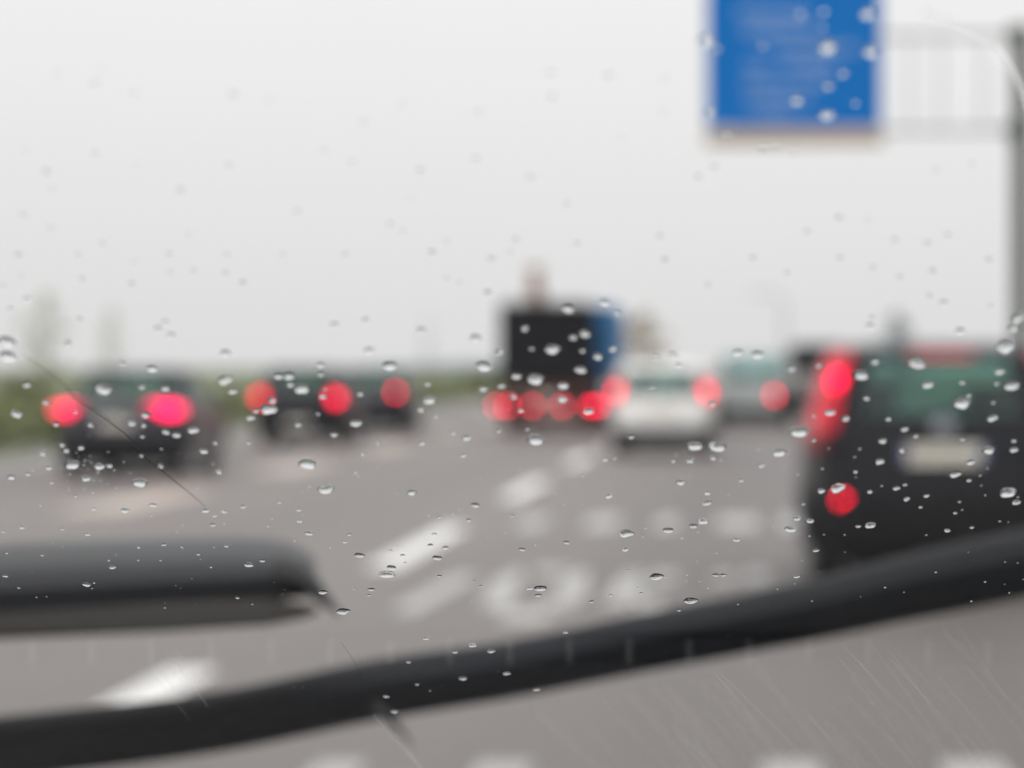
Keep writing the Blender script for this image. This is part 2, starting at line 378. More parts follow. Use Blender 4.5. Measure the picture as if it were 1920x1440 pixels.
def wheel(root, x, y, r=.31, wd=.2):
    t = MB(); s = 28
    prof = [(-wd / 2, r * .72), (-wd / 2, r * .95), (-wd / 2 + .02, r), (wd / 2 - .02, r), (wd / 2, r * .95), (wd / 2, r * .72)]
    t.rings([[(x + p[0], y + p[1] * math.cos(k * 2 * math.pi / s), r + p[1] * math.sin(k * 2 * math.pi / s)) for k in range(s)] for p in prof], True, True)
    o = t.build('wheel', M['tyre'], root, smooth=True)
    rm = MB(); sx = 1 if x > 0 else -1; xo = x + sx * (wd / 2 + .004)
    rm.rings([[(xo, y + r * .66 * math.cos(k * 2 * math.pi / s), r + r * .66 * math.sin(k * 2 * math.pi / s)) for k in range(s)],
              [(xo + sx * .012, y + r * .58 * math.cos(k * 2 * math.pi / s), r + r * .58 * math.sin(k * 2 * math.pi / s)) for k in range(s)]])
    for k in range(5):
        a = k * 2 * math.pi / 5
        rm.tube([(xo + sx * .014, y, r), (xo + sx * .02, y + r * .6 * math.cos(a), r + r * .6 * math.sin(a))], .025, 6)
    rm.build('rim', M['rim'], o)

def plate(root, y, z, wd=.52, h=.11, x=0.0):
    p = MB().rbox((x, y, z), (wd, .012, h), .004).build('number_plate', M['plate'], root)
    for sx in (-1, 1): MB().box((x + sx * (wd / 2 - .018), y - .0075, z), (.03, .004, h * .92)).build('blue_band', M['pblue'], p)
    g = MB()
    for k in range(7):
        cx = x - wd * .34 + k * wd * .113
        g.box((cx - .012, y - .0075, z), (.006, .004, h * .5)); g.box((cx + .012, y - .0075, z + (.01 if k % 2 else -.01)), (.006, .004, h * .38)); g.box((cx, y - .0075, z + h * .26 * (1 if k % 3 else -1)), (.014, .004, .007))
    g.build('lettering', M['pchar'], p)

def make_car(name, label, cat, loc, tab, belt, rl, paint, lamps, group=None, win=.74, glass='carglass', rz=0.0, n=5.0, plate_z=None, bumper=(.28, .5), bump_mat='plastic', track=.72, wheels=(.75, 3.25), wr=.31, lens_arcs=(), badge=None, high=None, seats=True, tailgate_line=True, roof_rail=False, extra_glass_z=.04, sidewin=True, rearwin=True, roofpaint=None):
    root = empty(name, loc, label, cat, group, rz)
    c = Car(tab, belt, rl, n)
    top = tab[-1][0]
    lo = MB(); lo.rings(c.shell(tab[0][0], belt, extra=[tab[0][0] + (belt - tab[0][0]) * k / 10 for k in range(1, 10)]))
    lo.build('body', M[paint], root, smooth=True)
    rf = MB(); rf.rings(c.shell(rl, top, extra=[rl + (top - rl) * k / 6 for k in range(1, 6)])); rf.build('roof', M[roofpaint or paint], root, smooth=True)
    aw = c.ang_for_x(win)                       # rear window half arc measured from the side
    for sgn in (1, -1):
        def A(a0, a1): 
            return (a0, a1) if sgn == 1 else (180 - a1, 180 - a0)
        for a0, a1 in ((-aw, -aw + 26), (-1, 4), (42, 56)):
            pil = MB(); c.arc(pil, *A(a0, a1), belt, rl, 0, .05); pil.build('pillar', M[roofpaint or paint], root, smooth=True)
    if rearwin:
        g = MB(); c.arc(g, -180 + aw, -aw, belt, rl, -.012, .005, 18, 5); g.build('rear_window', M[glass], root, smooth=True)
    g = MB(); c.arc(g, 56, 124, belt, rl, -.012, .005, 18, 5); g.build('windscreen', M[glass], root, smooth=True)
    for sgn in (1, -1):
        for a0, a1 in ((-aw + 26, -1), (4, 42)):
            q = (a0, a1) if sgn == 1 else (180 - a1, 180 - a0)
            g = MB(); c.arc(g, *q, belt, rl, -.012, .005, 10, 5); g.build('side_window', M[glass], root, smooth=True)
    # bumper and sill
    bpm = MB(); c.arc(bpm, -178, -2, bumper[0], bumper[1], .035, .06, 40, 4); bpm.build('bumper', M[bump_mat], root, smooth=True)
    ln = interp(tab, .5, 3) - interp(tab, .5, 2)
    for sx in (-1, 1):
        for wy in wheels: wheel(root, sx * track, wy, wr)
        for wy in wheels:
            ar = MB(); sg = 24; rr = wr + .07; x0 = sx * (interp(tab, .45, 1) - .02); x1 = sx * (interp(tab, .45, 1) + .006)
            ar.rings([[(x0, wy + rr * math.cos(math.pi * k / sg), wr + rr * math.sin(math.pi * k / sg)) for k in range(sg + 1)], [(x1, wy + rr * math.cos(math.pi * k / sg), wr + rr * math.sin(math.pi * k / sg)) for k in range(sg + 1)]])
            ar.build('wheel_arch', M['plastic'], root)
        mr_ = MB().rbox((sx * (interp(tab, belt, 1) + .1), interp(tab, belt, 3) - .35, belt + .08), (.2, .1, .13), .03).build('mirror', M[paint], root)
    if seats:
        yr = interp(tab, belt, 2)
        for sx in (-.38, .38):
            for yy in (yr + 1.0, yr + 1.95):
                z0 = min(belt - .02, 1.05)
                s_ = MB().rbox((sx, yy, z0 - .15), (.46, .14, .5), .06).build('seat', M['seat'], root)
                h_ = MB(); h_.rbox((sx, yy, z0 + .2), (.25, .09, .16), .04); h_.tube([(sx, yy, z0), (sx, yy, z0 + .2)], .012, 6); h_.build('headrest', M['seat'], s_)
    # underside shadow box: gearbox, axle and exhaust
    un = MB(); un.rbox((0, (wheels[0] + wheels[1]) / 2, .24), (1.2, ln * .8, .16), .05); un.tube([(-track, wheels[0], wr), (track, wheels[0], wr)], .06, 8); un.build('underbody', M['plastic'], root)
    ex = MB().tube([(.45, interp(tab, .3, 2) - .03, .27), (.45, .6, .27)], .03, 10).build('exhaust_pipe', M['trim'], root)
    if plate_z: plate(root, interp(tab, plate_z, 2) - (.05 if bumper[0] < plate_z < bumper[1] else .012), plate_z)
    if badge:
        bm_ = MB(); lamp_disc(bm_, (0, interp(tab, badge, 2) - .001, badge), .07, .05, .014); bm_.build('badge', M['chrome'], root, smooth=True)
    for (fx0, fx1, z0, z1, m) in lens_arcs:
        for sgn in (1, -1):
            a1_, a0_ = -c.ang_for_x(fx1), -c.ang_for_x(fx0)
            q = (a0_, a1_) if sgn == 1 else (180 - a1_, 180 - a0_)
            l_ = MB(); c.arc(l_, q[0], q[1], z0, z1, .012, .03, 8, 6); l_.build('tail_lamp', M[m], root, smooth=True)
    for (x, z, rx, rz_, col, st_, nm) in lamps:
        y = c.pt(R(-90) + math.copysign(R(90 - c.ang_for_x(abs(x) / interp(tab, z, 1))), x), z, .02).y
        l_ = MB(); lamp_disc(l_, (x, y - .004, z), rx, rz_, .012); l_.build(nm, lampmat('lit_' + nm, col, st_), root)
    if high:
        z, hw, st_ = high; l_ = MB().rbox((0, interp(tab, z, 2) - .012, z), (hw * 2, .03, .035), .01); l_.build('high_brake_light', lampmat('lit_high_brake', (1, .05, .08), st_), root)
    wp = MB(); zz = belt + .03; wp.tube([(.02, interp(tab, zz, 2) - .03, zz), (.3, interp(tab, zz + .05, 2) - .03, zz + .05)], .012, 6); wp.build('rear_wiper', M['plastic'], root)
    for sx in (-1, 1):
        hl = MB(); c.arc(hl, *((50, 70) if sx == 1 else (110, 130)), .62, .74, .01, .03); hl.build('headlight', M['chrome'], root)
    return root, c

RED = (1.0, .008, .085); RED2 = (1.0, .0, .045)
MPV = [(.2, .80, .14, 3.85), (.3, .85, .03, 3.98), (.5, .87, 0, 4.02), (.7, .87, .01, 3.98), (.85, .87, .03, 3.7), (1.0, .865, .05, 3.15), (1.05, .855, .06, 3.0), (1.3, .80, .11, 2.55), (1.5, .735, .17, 2.2), (1.56, .70, .23, 2.05), (1.6, .62, .36, 1.9), (1.615, .45, .6, 1.6)]
HATCH = [(.2, .78, .14, 3.75), (.3, .84, .03, 3.9), (.5, .865, 0, 3.95), (.7, .865, .02, 3.9), (.82, .86, .04, 3.6), (.95, .85, .07, 3.0), (1.0, .845, .09, 2.85), (1.3, .72, .3, 2.2), (1.38, .68, .38, 2.0), (1.45, .60, .55, 1.8), (1.465, .42, .8, 1.6)]
SEDAN = [(.2, .78, .14, 4.3), (.3, .85, .03, 4.45), (.5, .875, 0, 4.5), (.7, .875, .02, 4.4), (.85, .87, .06, 4.0), (.93, .865, .09, 3.5), (.97, .85, .35, 3.3), (1.0, .83, .52, 3.2), (1.3, .71, .95, 2.5), (1.38, .66, 1.08, 2.35), (1.43, .58, 1.25, 2.2), (1.445, .40, 1.5, 2.0)]
def at(px, s): return ((px - VPX) / s, F / s, 0)

# black people carrier close ahead on the next lane
make_car('people_carrier', 'black people carrier close ahead, red tail lamps either side of its green rear window', 'car', at(1767, 294), MPV, 1.15, 1.5, 'black',
    [(-.66, 1.365, .05, .06, RED2, 7.0, 'brake_light'), (.66, 1.365, .05, .06, RED2, 7.0, 'brake_light'), (-.635, .60, .03, .03, (1, .0, .03), 34.0, 'fog_light')],
    win=.63, plate_z=.90, bumper=(.26, .62), bump_mat='plastic', lens_arcs=((.80, .985, 1.05, 1.56, 'lenslit'), (.86, .99, .93, 1.05, 'lensdim')), badge=1.10 - .02, high=(1.535, .2, .55))
# white hatchback in our lane
WH = [(z * 1.05, a, b_, c_) for z, a, b_, c_ in MPV]
WH = [(z * .95 / 1.05, a, b_, c_) for z, a, b_, c_ in WH]
make_car('hatchback', 'white hatchback ahead in our lane with pink lit tail lamps', 'car', at(1240, 114), WH, 1.02, 1.40, 'white',
    [(-.73, 1.05, .065, .09, RED2, 9.0, 'brake_light'), (.73, 1.05, .065, .09, RED2, 9.0, 'brake_light')],
    win=.78, bumper=(.22, .47), plate_z=.72, lens_arcs=((.80, .985, .88, 1.28, 'lenslit'),), badge=.9)
# dark cars of the far lane
cars = 'dark cars queuing in the far lane'
make_car('saloon_car', 'dark grey saloon nearest in the far lane, two large bright pink red lamps', 'car', at(205, 144), SEDAN, .985, 1.35, 'dark',
    [(-.65, .90, .22, .06, (1, .0, .085), 6.0, 'brake_light'), (.61, .90, .28, .07, (1, .0, .09), 7.0, 'brake_light')],
    group=cars, roofpaint='plastic', win=.8, bumper=(.22, .52), bump_mat='navy', plate_z=.72, lens_arcs=((.62, .985, .82, .93, 'lens'),), badge=None)
make_car('hatchback', 'dark hatchback in the middle of the far lane queue with pale low plate', 'car', at(552, 100), HATCH, 1.0, 1.36, 'navy',
    [(-.68, .90, .14, .09, RED2, 6.0, 'brake_light'), (.67, .88, .15, .09, RED2, 7.0, 'brake_light')],
    group=cars, roofpaint='plastic', win=.74, bumper=(.2, .58), bump_mat='plastic', plate_z=.40, lens_arcs=((.72, .985, .78, 1.0, 'lens'),))
make_car('saloon_car', 'dark car farthest in the far lane queue, one round lamp showing', 'car', at(682, 86), SEDAN, .985, 1.35, 'dark',
    [(-.65, .91, .05, .05, RED2, 16.0, 'brake_light'), (.65, .91, .05, .05, RED2, 16.0, 'brake_light')],
    group=cars, roofpaint='plastic', win=.8, bumper=(.2, .55), bump_mat='navy', lens_arcs=((.66, .985, .82, .94, 'lensdim'),))

VAN = [(.25, .85, .10, 4.6), (.35, .90, 0, 4.75), (.6, .92, 0, 4.8), (.9, .92, .01, 4.6), (1.05, .915, .015, 4.2), (1.2, .90, .02, 3.9), (1.6, .84, .06, 3.4), (1.85, .79, .10, 3.1), (1.93, .74, .16, 3.0), (1.97, .6, .4, 2.7)]
make_car('van', 'grey green van beyond the white hatchback with one pink tail lamp showing', 'van', at(1416, 79), [(z * .93, a, b_, c_) for z, a, b_, c_ in VAN], 1.15, 1.72, 'teal',
    [(.45, .80, .06, .06, RED2, 12.0, 'brake_light')], win=.8, glass='paleglass', bumper=(.28, .5), wheels=(.85, 3.75), track=.78, lens_arcs=((.86, .985, .75, 1.1, 'lensdim'),), n=6)
make_car('van', 'tall van with grey body and dark top half hidden behind the black people carrier', 'van', at(1534, 65), [(z * 1.1, a * 1.04, b_, c_) for z, a, b_, c_ in VAN], 1.32, 1.95, 'grey',
    [], win=.84, glass='vanglass', roofpaint='black', bumper=(.28, .5), wheels=(.85, 3.75), track=.8, lens_arcs=((.9, .985, .8, 1.2, 'lensdim'),), n=6, seats=False)

# lorry
S = 86.0
lr = empty('lorry', at(1024, S), 'small lorry with black boxed rear, blue side and row of red lamps', 'lorry')
hw = 1.0
bd = MB(); bd.rbox((0, .05, 1.99), (2 * hw + .06, .1, 1.72), .03); bd.rbox((0, 1.0, 2.0), (2 * hw, 1.8, 1.7), .04)
bd.build('black_box', M['tarp'], lr)
bl = MB(); bl.rbox((.27, 4.6, 2.12), (2.34, 5.4, 1.5), .12); bl.build('tarpaulin', M['blue'], lr)
fl = MB(); fl.rbox((0, 3.6, .98), (2 * hw + .02, 7.1, .22), .03); fl.build('load_bed', M['rust'], lr)
for sx in (-.42, .42): MB().rbox((sx, 3.8, .76), (.12, 7.4, .2), .02).build('chassis_rail', M['rust'], lr)
MB().rbox((.1, -.01, .34), (2.0, .06, .24), .02).build('underrun_plate', M['rust'], lr)
bar = MB(); bar.rbox((.06, -.02, .62), (2.5, .1, .2), .02); bar.build('rear_bar', M['rust'], lr)
for x, r_, s_ in ((-1.10, .05, 12), (-.86, .05, 12), (-.30, .05, 12), (.38, .05, 11), (1.02, .055, 14), (1.18, .055, 14)):
    l_ = MB(); lamp_disc(l_, (x * .97, -.075, .62), r_, r_, .03); l_.build('tail_light', lampmat('lit_lorry_lamp', (1, .0, .05), s_), lr)
cr_ = MB(); cr_.rbox((-.3, .9, 3.1), (.3, .3, .55), .04); cr_.tube([(-.32, .9, 3.3), (-.28, .95, 3.62)], [.11, .09], 10); cr_.rbox((-.3, .95, 3.62), (.36, .24, .12), .03)
cr_.tube([(-.3, 1.0, 3.55), (-.24, 1.7, 3.2), (-.2, 2.3, 2.9)], [.09, .08, .07], 8)
cr_.build('loading_crane', M['crane'], lr)
cb = MB(); cb.rbox((0, 8.3, 1.55), (2.0, 1.6, 1.7), .15); cb.rbox((0, 8.5, 1.2), (2.02, 1.9, 1.0), .1); cb.build('cab', M['blue'], lr)
for sx in (-1, 1):
    for yy in (.95, 1.95, 7.9): wheel(lr, sx * .86, yy, .42, .26)
    mf = MB(); mf.rbox((sx * .86, .32, .55), (.32, .02, .38), .008); mf.build('mud_flap', M['plastic'], lr)
plate(lr, -.09, .80, x=.0)
MB().rbox((0, -.005, 2.9), (1.9, .12, .05), .01).build('top_rail', M['steel'], lr)

# ------------------------------------------------------------------ gantry sign
S = 79.0; GZ = F / S
gx = (1909 - VPX) / S
ga = empty('sign_gantry', (gx, GZ, 0), 'olive grey steel gantry post with cantilever truss arm', 'sign gantry')
MB().rbox((0, 0, 4.75), (.44, .4, 9.5), .03).build('post', M['post'], ga)
MB().rbox((0, 0, .06), (.7, .7, .12), .02).build('base_plate', M['post'], ga)
zt, zb = CZ + (HY - 72) / S, CZ + (HY - 248) / S
tr = MB()
for z, r_ in ((zt, .09), (zb, .09)):
    tr.box((-3.5, 0, z), (6.9, .2, r_))
for k, xx in enumerate((-.9, -1.9, -2.6, -3.4, -4.4, -5.4, -6.4)):
    tr.box((xx, 0, (zt + zb) / 2), (.055, .1, zt - zb - .09))
tr.build('truss_arm', M['steel'], ga)
for z in (zt, zb): MB().rbox((-.1, -.02, z), (.5, .5, .36), .03).build('bracket', M['post'], ga)
sx0, sx1, sy1 = (1323 - VPX) / S, (1652 - VPX) / S, 262
zlo = CZ + (HY - 247) / S
sg = empty('road_sign', ((sx0 + sx1) / 2, GZ - .3, zlo), 'large blue motorway sign with white edge hanging from the gantry', 'road sign')
sw, sh = sx1 - sx0, 3.7
MB().rbox((0, .03, sh / 2), (sw, .06, sh), .015).build('border', M['signw'], sg)
MB().rbox((0, -.012, sh / 2 + .02), (sw - .09, .05, sh - .09), .01).build('panel', M['sign'], sg)
# pale unreadable lines of lettering
tx = MB()
random.seed(5)
for px0, px1, py, h in ((1385, 1500, 30, 22), (1395, 1520, 62, 24), (1450, 1545, 98, 20), (1540, 1610, 95, 18), (1400, 1440, 128, 20), (1470, 1560, 128, 22), (1395, 1470, 160, 20), (1490, 1545, 158, 18), (1400, 1510, 192, 20), (1420, 1480, 216, 12)):
    x = px0
    while x < px1:
        wl = random.uniform(7, 12)
        cx = (x + wl / 2 - VPX) / S - (sx0 + sx1) / 2; z = CZ + (HY - py) / S - zlo
        if z + h / S / 2 < sh - .1:
            tx.box((cx - wl / S * .38, -.041, z), (wl / S * .2, .006, h / S)); tx.box((cx + wl / S * .38, -.041, z - random.choice((0, .03))), (wl / S * .2, .006, h / S * .8)); tx.box((cx, -.041, z + random.choice((-.3, 0, .3)) * h / S), (wl / S * .5, .006, h / S * .22))
        x += wl + 3
tx.build('lettering', M['signtext'], sg)
MB().rbox((0, -.1, -.2), (sw, .5, .3), .02).build('catwalk', M['beige'], sg)
for k in (-1.2, 0, 1.2): MB().box((k, .16, sh / 2 - .2), (.1, .18, sh - .6)).build('backing_beam', M['steel'], sg)

# ------------------------------------------------------------------ guard rails
def rail(name, X, y0, y1, label):
    r = empty(name, (X, y0, 0), label, 'guard rail')
    b_ = MB(); prof = [(0, .50), (.04, .54), (0, .60), (0, .66), (.04, .72), (0, .77), (-.015, .77), (.02, .72), (-.015, .66), (-.015, .60), (.02, .54), (-.015, .50)]
    b_.rings([[(p[0], 0, p[1]) for p in prof], [(p[0], y1 - y0, p[1]) for p in prof]]); b_.build('beam', M['steel'], r)
    n_ = min(90, int((y1 - y0) / 4))
    p_ = MB().box((-.06, 0, .36), (.08, .06, .74)).build('post', M['steel'], r)
    for k in range(1, n_ + 1):
        q = p_.copy(); link(q); q.parent = r; q.location = (0, (y1 - y0) * k / n_, 0)
rail('guard_rail', 6.9, 0, 330, 'long steel guard rail along the outer verge behind the gantry post')

# ------------------------------------------------------------------ our own car
own = empty('car', (0, 0, 0), 'our own car seen from inside through its rain spotted windscreen', 'car')
FW = Vector((-math.sin(yaw), math.cos(yaw), 0)); RT = Vector((math.cos(yaw), math.sin(yaw), 0)); UP = Vector((0, 0, 1))
GS, GB = .42, .1226
def loc(x, y, z): return CAM + RT * x + FW * y + UP * z
GN = (FW * GS + UP).normalized()                    # outward normal of the windscreen
def glass_hit(px, py, off=0.0):
    d = ray(px, py); n = FW * GS + UP
    return CAM + d * ((GB + off * n.length) / d.dot(n))
def gz(y): return GB - GS * y
TH = .0045
# windscreen pane: outer face on the plane, inner face TH below it
wpane = MB(); X0, X1, Y0, Y1 = -1.02, .42, -.25, .585
vs = []
for o_ in (0.0, -TH):
    for (x, y) in ((X0, Y0), (X1, Y0), (X1, Y1), (X0, Y1)): vs.append(loc(x, y, gz(y)) + GN * o_)
wpane.add(vs, [(0, 1, 2, 3), (7, 6, 5, 4), (0, 4, 5, 1), (1, 5, 6, 2), (2, 6, 7, 3), (3, 7, 4, 0)])
WS = wpane.build('windscreen', M['glass'], own)
WS.data.materials.append(pane_mat('windscreen_low_reflection_face', (.99, .99, .99), .12))       # outer face reflection turned down so no second ghost image shows
for p in WS.data.polygons:
    if p.normal.dot(GN) > .9: p.material_index = 1
# dashboard with demister slot
ZD = -.125
db = MB()
prof = [(.60, ZD - .02), (.57, ZD), (.16, ZD), (.10, ZD - .03), (.07, ZD - .12), (.05, ZD - .4), (.60, ZD - .4)]
db.rings([[loc(x, y, z) for y, z in prof] for x in (-1.0, .4)])
DB = db.build('dashboard', M['dash'], own)
def dash_hit(px, py, z=ZD):
    d = ray(px, py); P = glass_hit(px, py, -TH); r_ = d - GN * 2 * d.dot(GN)
    t = (CZ + z - P.z) / r_.z
    return P + r_ * t
slot = MB(); a = dash_hit(-400, 1197, ZD + .001); b_ = dash_hit(2300, 1197, ZD + .001); c_ = dash_hit(2300, 1246, ZD + .001); d_ = dash_hit(-400, 1246, ZD + .001)
slot.add([a, b_, c_, d_] + [p - UP * .012 for p in (a, b_, c_, d_)], [(0, 1, 2, 3), (7, 6, 5, 4), (0, 4, 5, 1), (1, 5, 6, 2), (2, 6, 7, 3), (3, 7, 4, 0)])
vent = slot.build('demister_vent', mat('vent_black', (.004, .004, .004), .8), DB)
sl_ = MB()
for k in range(-3, 21):
    x = 60 + 112 * k
    p, q = dash_hit(x, 1199, ZD + .003), dash_hit(x, 1242, ZD + .003)
    sl_.tube([p, q], .0005, 6)
sl_.build('vent_slats', M['slat'], DB)
# roof, pillars, bonnet
rfm = MB(); rfm.rings([[loc(x, y, z) for y, z in ((-.24, .225), (-.6, .30), (-1.6, .32), (-1.6, .36), (-.6, .34), (-.22, .25))] for x in (-1.05, .45)]); rfm.build('roof', M['liner'], own)
for sx in (X0 - .03, X1 + .03):
    p = MB(); p.tube([loc(sx, .62, gz(.62)), loc(sx, .1, gz(.1)), loc(sx, -.27, gz(-.27))], .035, 10); p.build('pillar', M['liner'], own, smooth=True)
bo = MB(); rows = []
for y, z, hw_ in ((.60, -.15, .70), (.68, -.155, .74), (.95, -.17, .77), (1.25, -.215, .77), (1.55, -.34, .72), (1.66, -.56, .68), (1.68, -1.0, .66)):
    rows.append([loc(-.3 + hw_ * math.sin(t * math.pi / 2), y - .06 * abs(t) ** 3, z - .03 * t * t) for t in [k / 8 - 1 for k in range(17)]])
k = 17
vs = [p for r_ in rows for p in r_] + [p - UP * .02 for r_ in rows for p in r_]
fs = []
n_ = len(rows)
for j in range(n_ - 1):
    for i in range(k - 1):
        q = j * k + i; fs.append((q, q + 1, q + k + 1, q + k)); q += n_ * k; fs.append((q, q + k, q + k + 1, q + 1))
bo.add(vs, fs); bo.build('bonnet', M['own'], own, smooth=True)

# wipers, standing off the glass in the middle of their sweep
def at_depth(px, py, dep): return CAM + ray(px, py) * dep
def sweep(mb, centre, prof_fn):
    """loft a profile along picture points (px, py, depth); profile in (up px, depth m)"""
    rings = []
    for (px, py, dep, s_) in centre:
        rings.append([at_depth(px, py - u * s_, dep + dd) for u, dd in prof_fn])
    mb.rings(rings); return mb
def smooth_path(P, n=8):
    out = []
    for i in range(len(P) - 1):
        p0, p1, p2, p3 = P[max(i - 1, 0)], P[i], P[i + 1], P[min(i + 2, len(P) - 1)]
        for j in range(n):
            t = j / n
            out.append(tuple(.5 * ((2 * b) + (-a + c) * t + (2 * a - 5 * b + 4 * c - d) * t * t + (-a + 3 * b - 3 * c + d) * t ** 3) for a, b, c, d in zip(p0, p1, p2, p3)))
    out.append(P[-1]); return out
armprof = [(-50, .000), (-46, .008), (-30, .016), (0, .026), (28, .032), (46, .028), (53, .018), (50, .007), (34, -.002), (10, -.007), (-20, -.006), (-42, -.004)]
wa = MB()
sweep(wa, smooth_path([(-420, 1440, 0.840, 1.1), (0, 1404, 0.840, 1.16), (400, 1356, 0.840, 1.12), (700, 1296, 0.845, 1.12), (960, 1256, 0.845, 1.06), (1200, 1208, 0.850, 1.08), (1500, 1150, 0.855, 1.12), (1700, 1104, 0.860, 1.22), (1920, 1058, 0.860, 1.25), (2500, 930, 0.860, 1.1), (3300, 740, 0.860, 1.1)]), armprof)
WA = wa.build('wiper_arm', mat('wiper_arm_enamel', (.004, .0055, .009), .65, spec=.17), own, smooth=True)
cl = MB()
sweep(cl, [(700, 1325, 0.825, 1), (728, 1345, 0.820, 1), (755, 1372, 0.810, .7), (772, 1400, 0.800, .3)], [(-12, 0), (0, .004), (12, 0), (0, -.004)])
cl.build('clip', M['rubber'], WA)
blade = [(-57, .0), (-50, .010), (-10, .020), (20, .040), (52, .060), (78, .066), (88, .060), (84, .044), (74, .028), (58, .012), (42, .003), (22, -.003), (0, -.005), (-45, -.004)]
wb = MB()
sweep(wb, smooth_path([(-700, 1160, 0.810, 1.12), (-300, 1132, 0.810, 1.06), (0, 1108, 0.810, 1.0), (250, 1095, 0.812, .95), (450, 1086, 0.815, .88), (540, 1082, 0.817, .74), (592, 1090, 0.818, .5)]), blade)
WB = wb.build('wiper_blade', M['wiper'], own, smooth=True)
rb = MB(); sweep(rb, [(-700, 1236, 0.805, 1), (0, 1176, 0.807, 1), (300, 1163, 0.807, 1), (500, 1153, 0.809, .9), (560, 1150, 0.811, .55), (596, 1146, 0.812, .2)], [(-22, 0), (-16, .006), (26, .008), (34, .003), (26, -.002), (-16, -.002)])
rb.build('rubber_lip', M['lip'], WB, smooth=True)
ec = MB(); sweep(ec, smooth_path([(524, 1070, 0.815, 1.05), (566, 1080, 0.814, .95), (598, 1108, 0.813, .66), (622, 1134, 0.811, .34), (638, 1152, 0.810, .12)], 5), [(-34, 0), (-24, .014), (0, .020), (28, .016), (36, .008), (20, -.006), (-10, -.008)])
ec.build('end_cap', M['trim'], WB, smooth=True)

# fine scratches, one long dark scratch and a wet smear, all on the outer face of the glass
random.seed(3)
sc_ = MB()
def gl_line(mb, pts, r_, seg=5, off=.0001):
    mb.tube([glass_hit(px, py, off) for px, py in pts], r_, seg)
def arcline(x, y, ln_, bend, ang):
    pts = []
    for k in range(7):
        pts.append((x, y)); x += ln_ / 6 * math.cos(ang); y += ln_ / 6 * math.sin(ang); ang += bend / 6
    return pts
for _ in range(26):
    x_ = random.uniform(1100, 1890)
    gl_line(sc_, arcline(x_, max(random.uniform(1150, 1400), 1285 - (x_ - 1200) * .19), random.uniform(120, 420), random.uniform(.05, .16), random.uniform(.72, .95)), random.uniform(.000010, .000022))
for _ in range(9):
    x = random.uniform(240, 340); gl_line(sc_, arcline(x, 1215 + random.uniform(-8, 30), random.uniform(50, 170), .05, .85 + random.uniform(-.05, .05)), random.uniform(.000012, .00003))
gl_line(sc_, [(740, 1372), (765, 1408), (795, 1448)], .00005)
thin = [(640, 1205), (665, 1240), (682, 1276), (705, 1320), (740, 1372)]
gl_line(sc_, [(700, 1340), (735, 1380), (770, 1420), (800, 1450)], .00005)
gl_line(sc_, [(1285, 1385), (1320, 1420), (1345, 1450)], .00004); gl_line(sc_, [(1300, 1385), (1350, 1445)], .00004); gl_line(sc_, [(1270, 1380), (1325, 1445)], .00003)
gl_line(sc_, [(805, 720), (850, 738), (905, 758)], .00002); gl_line(sc_, [(1340, 220), (1420, 217), (1490, 210)], .00002)
fm = MB()
for _ in range(16):
    x_ = random.uniform(1000, 1900)
    gl_line(fm, arcline(x_, max(random.uniform(1150, 1400), 1290 - (x_ - 1200) * .19), random.uniform(200, 420), random.uniform(.05, .12), random.uniform(.74, .9)), random.uniform(.0002, .0007), 6)
fm.build('film_streaks', M['film'], WS)
sc_.build('fine_scratches', M['scratch'], WS)
hr = MB(); gl_line(hr, [(42, 662), (80, 692), (120, 722), (160, 760), (200, 786), (245, 826), (280, 862), (312, 888), (345, 915), (385, 950)], [.00002, .00003, .00004, .00006, .00008, .00008, .00008, .00007, .00006, .00003], 6)
gl_line(hr, thin, .00002)
hr.build('long_scratch', M['scr'], WS, label='long dark diagonal scratch')
sm = MB(); gl_line(sm, smooth_path([(1735, 22), (1790, 44), (1840, 76), (1885, 120), (1915, 165), (1935, 215)], 4), .00028, 8); sm.build('wet_smear', M['smear'], WS)

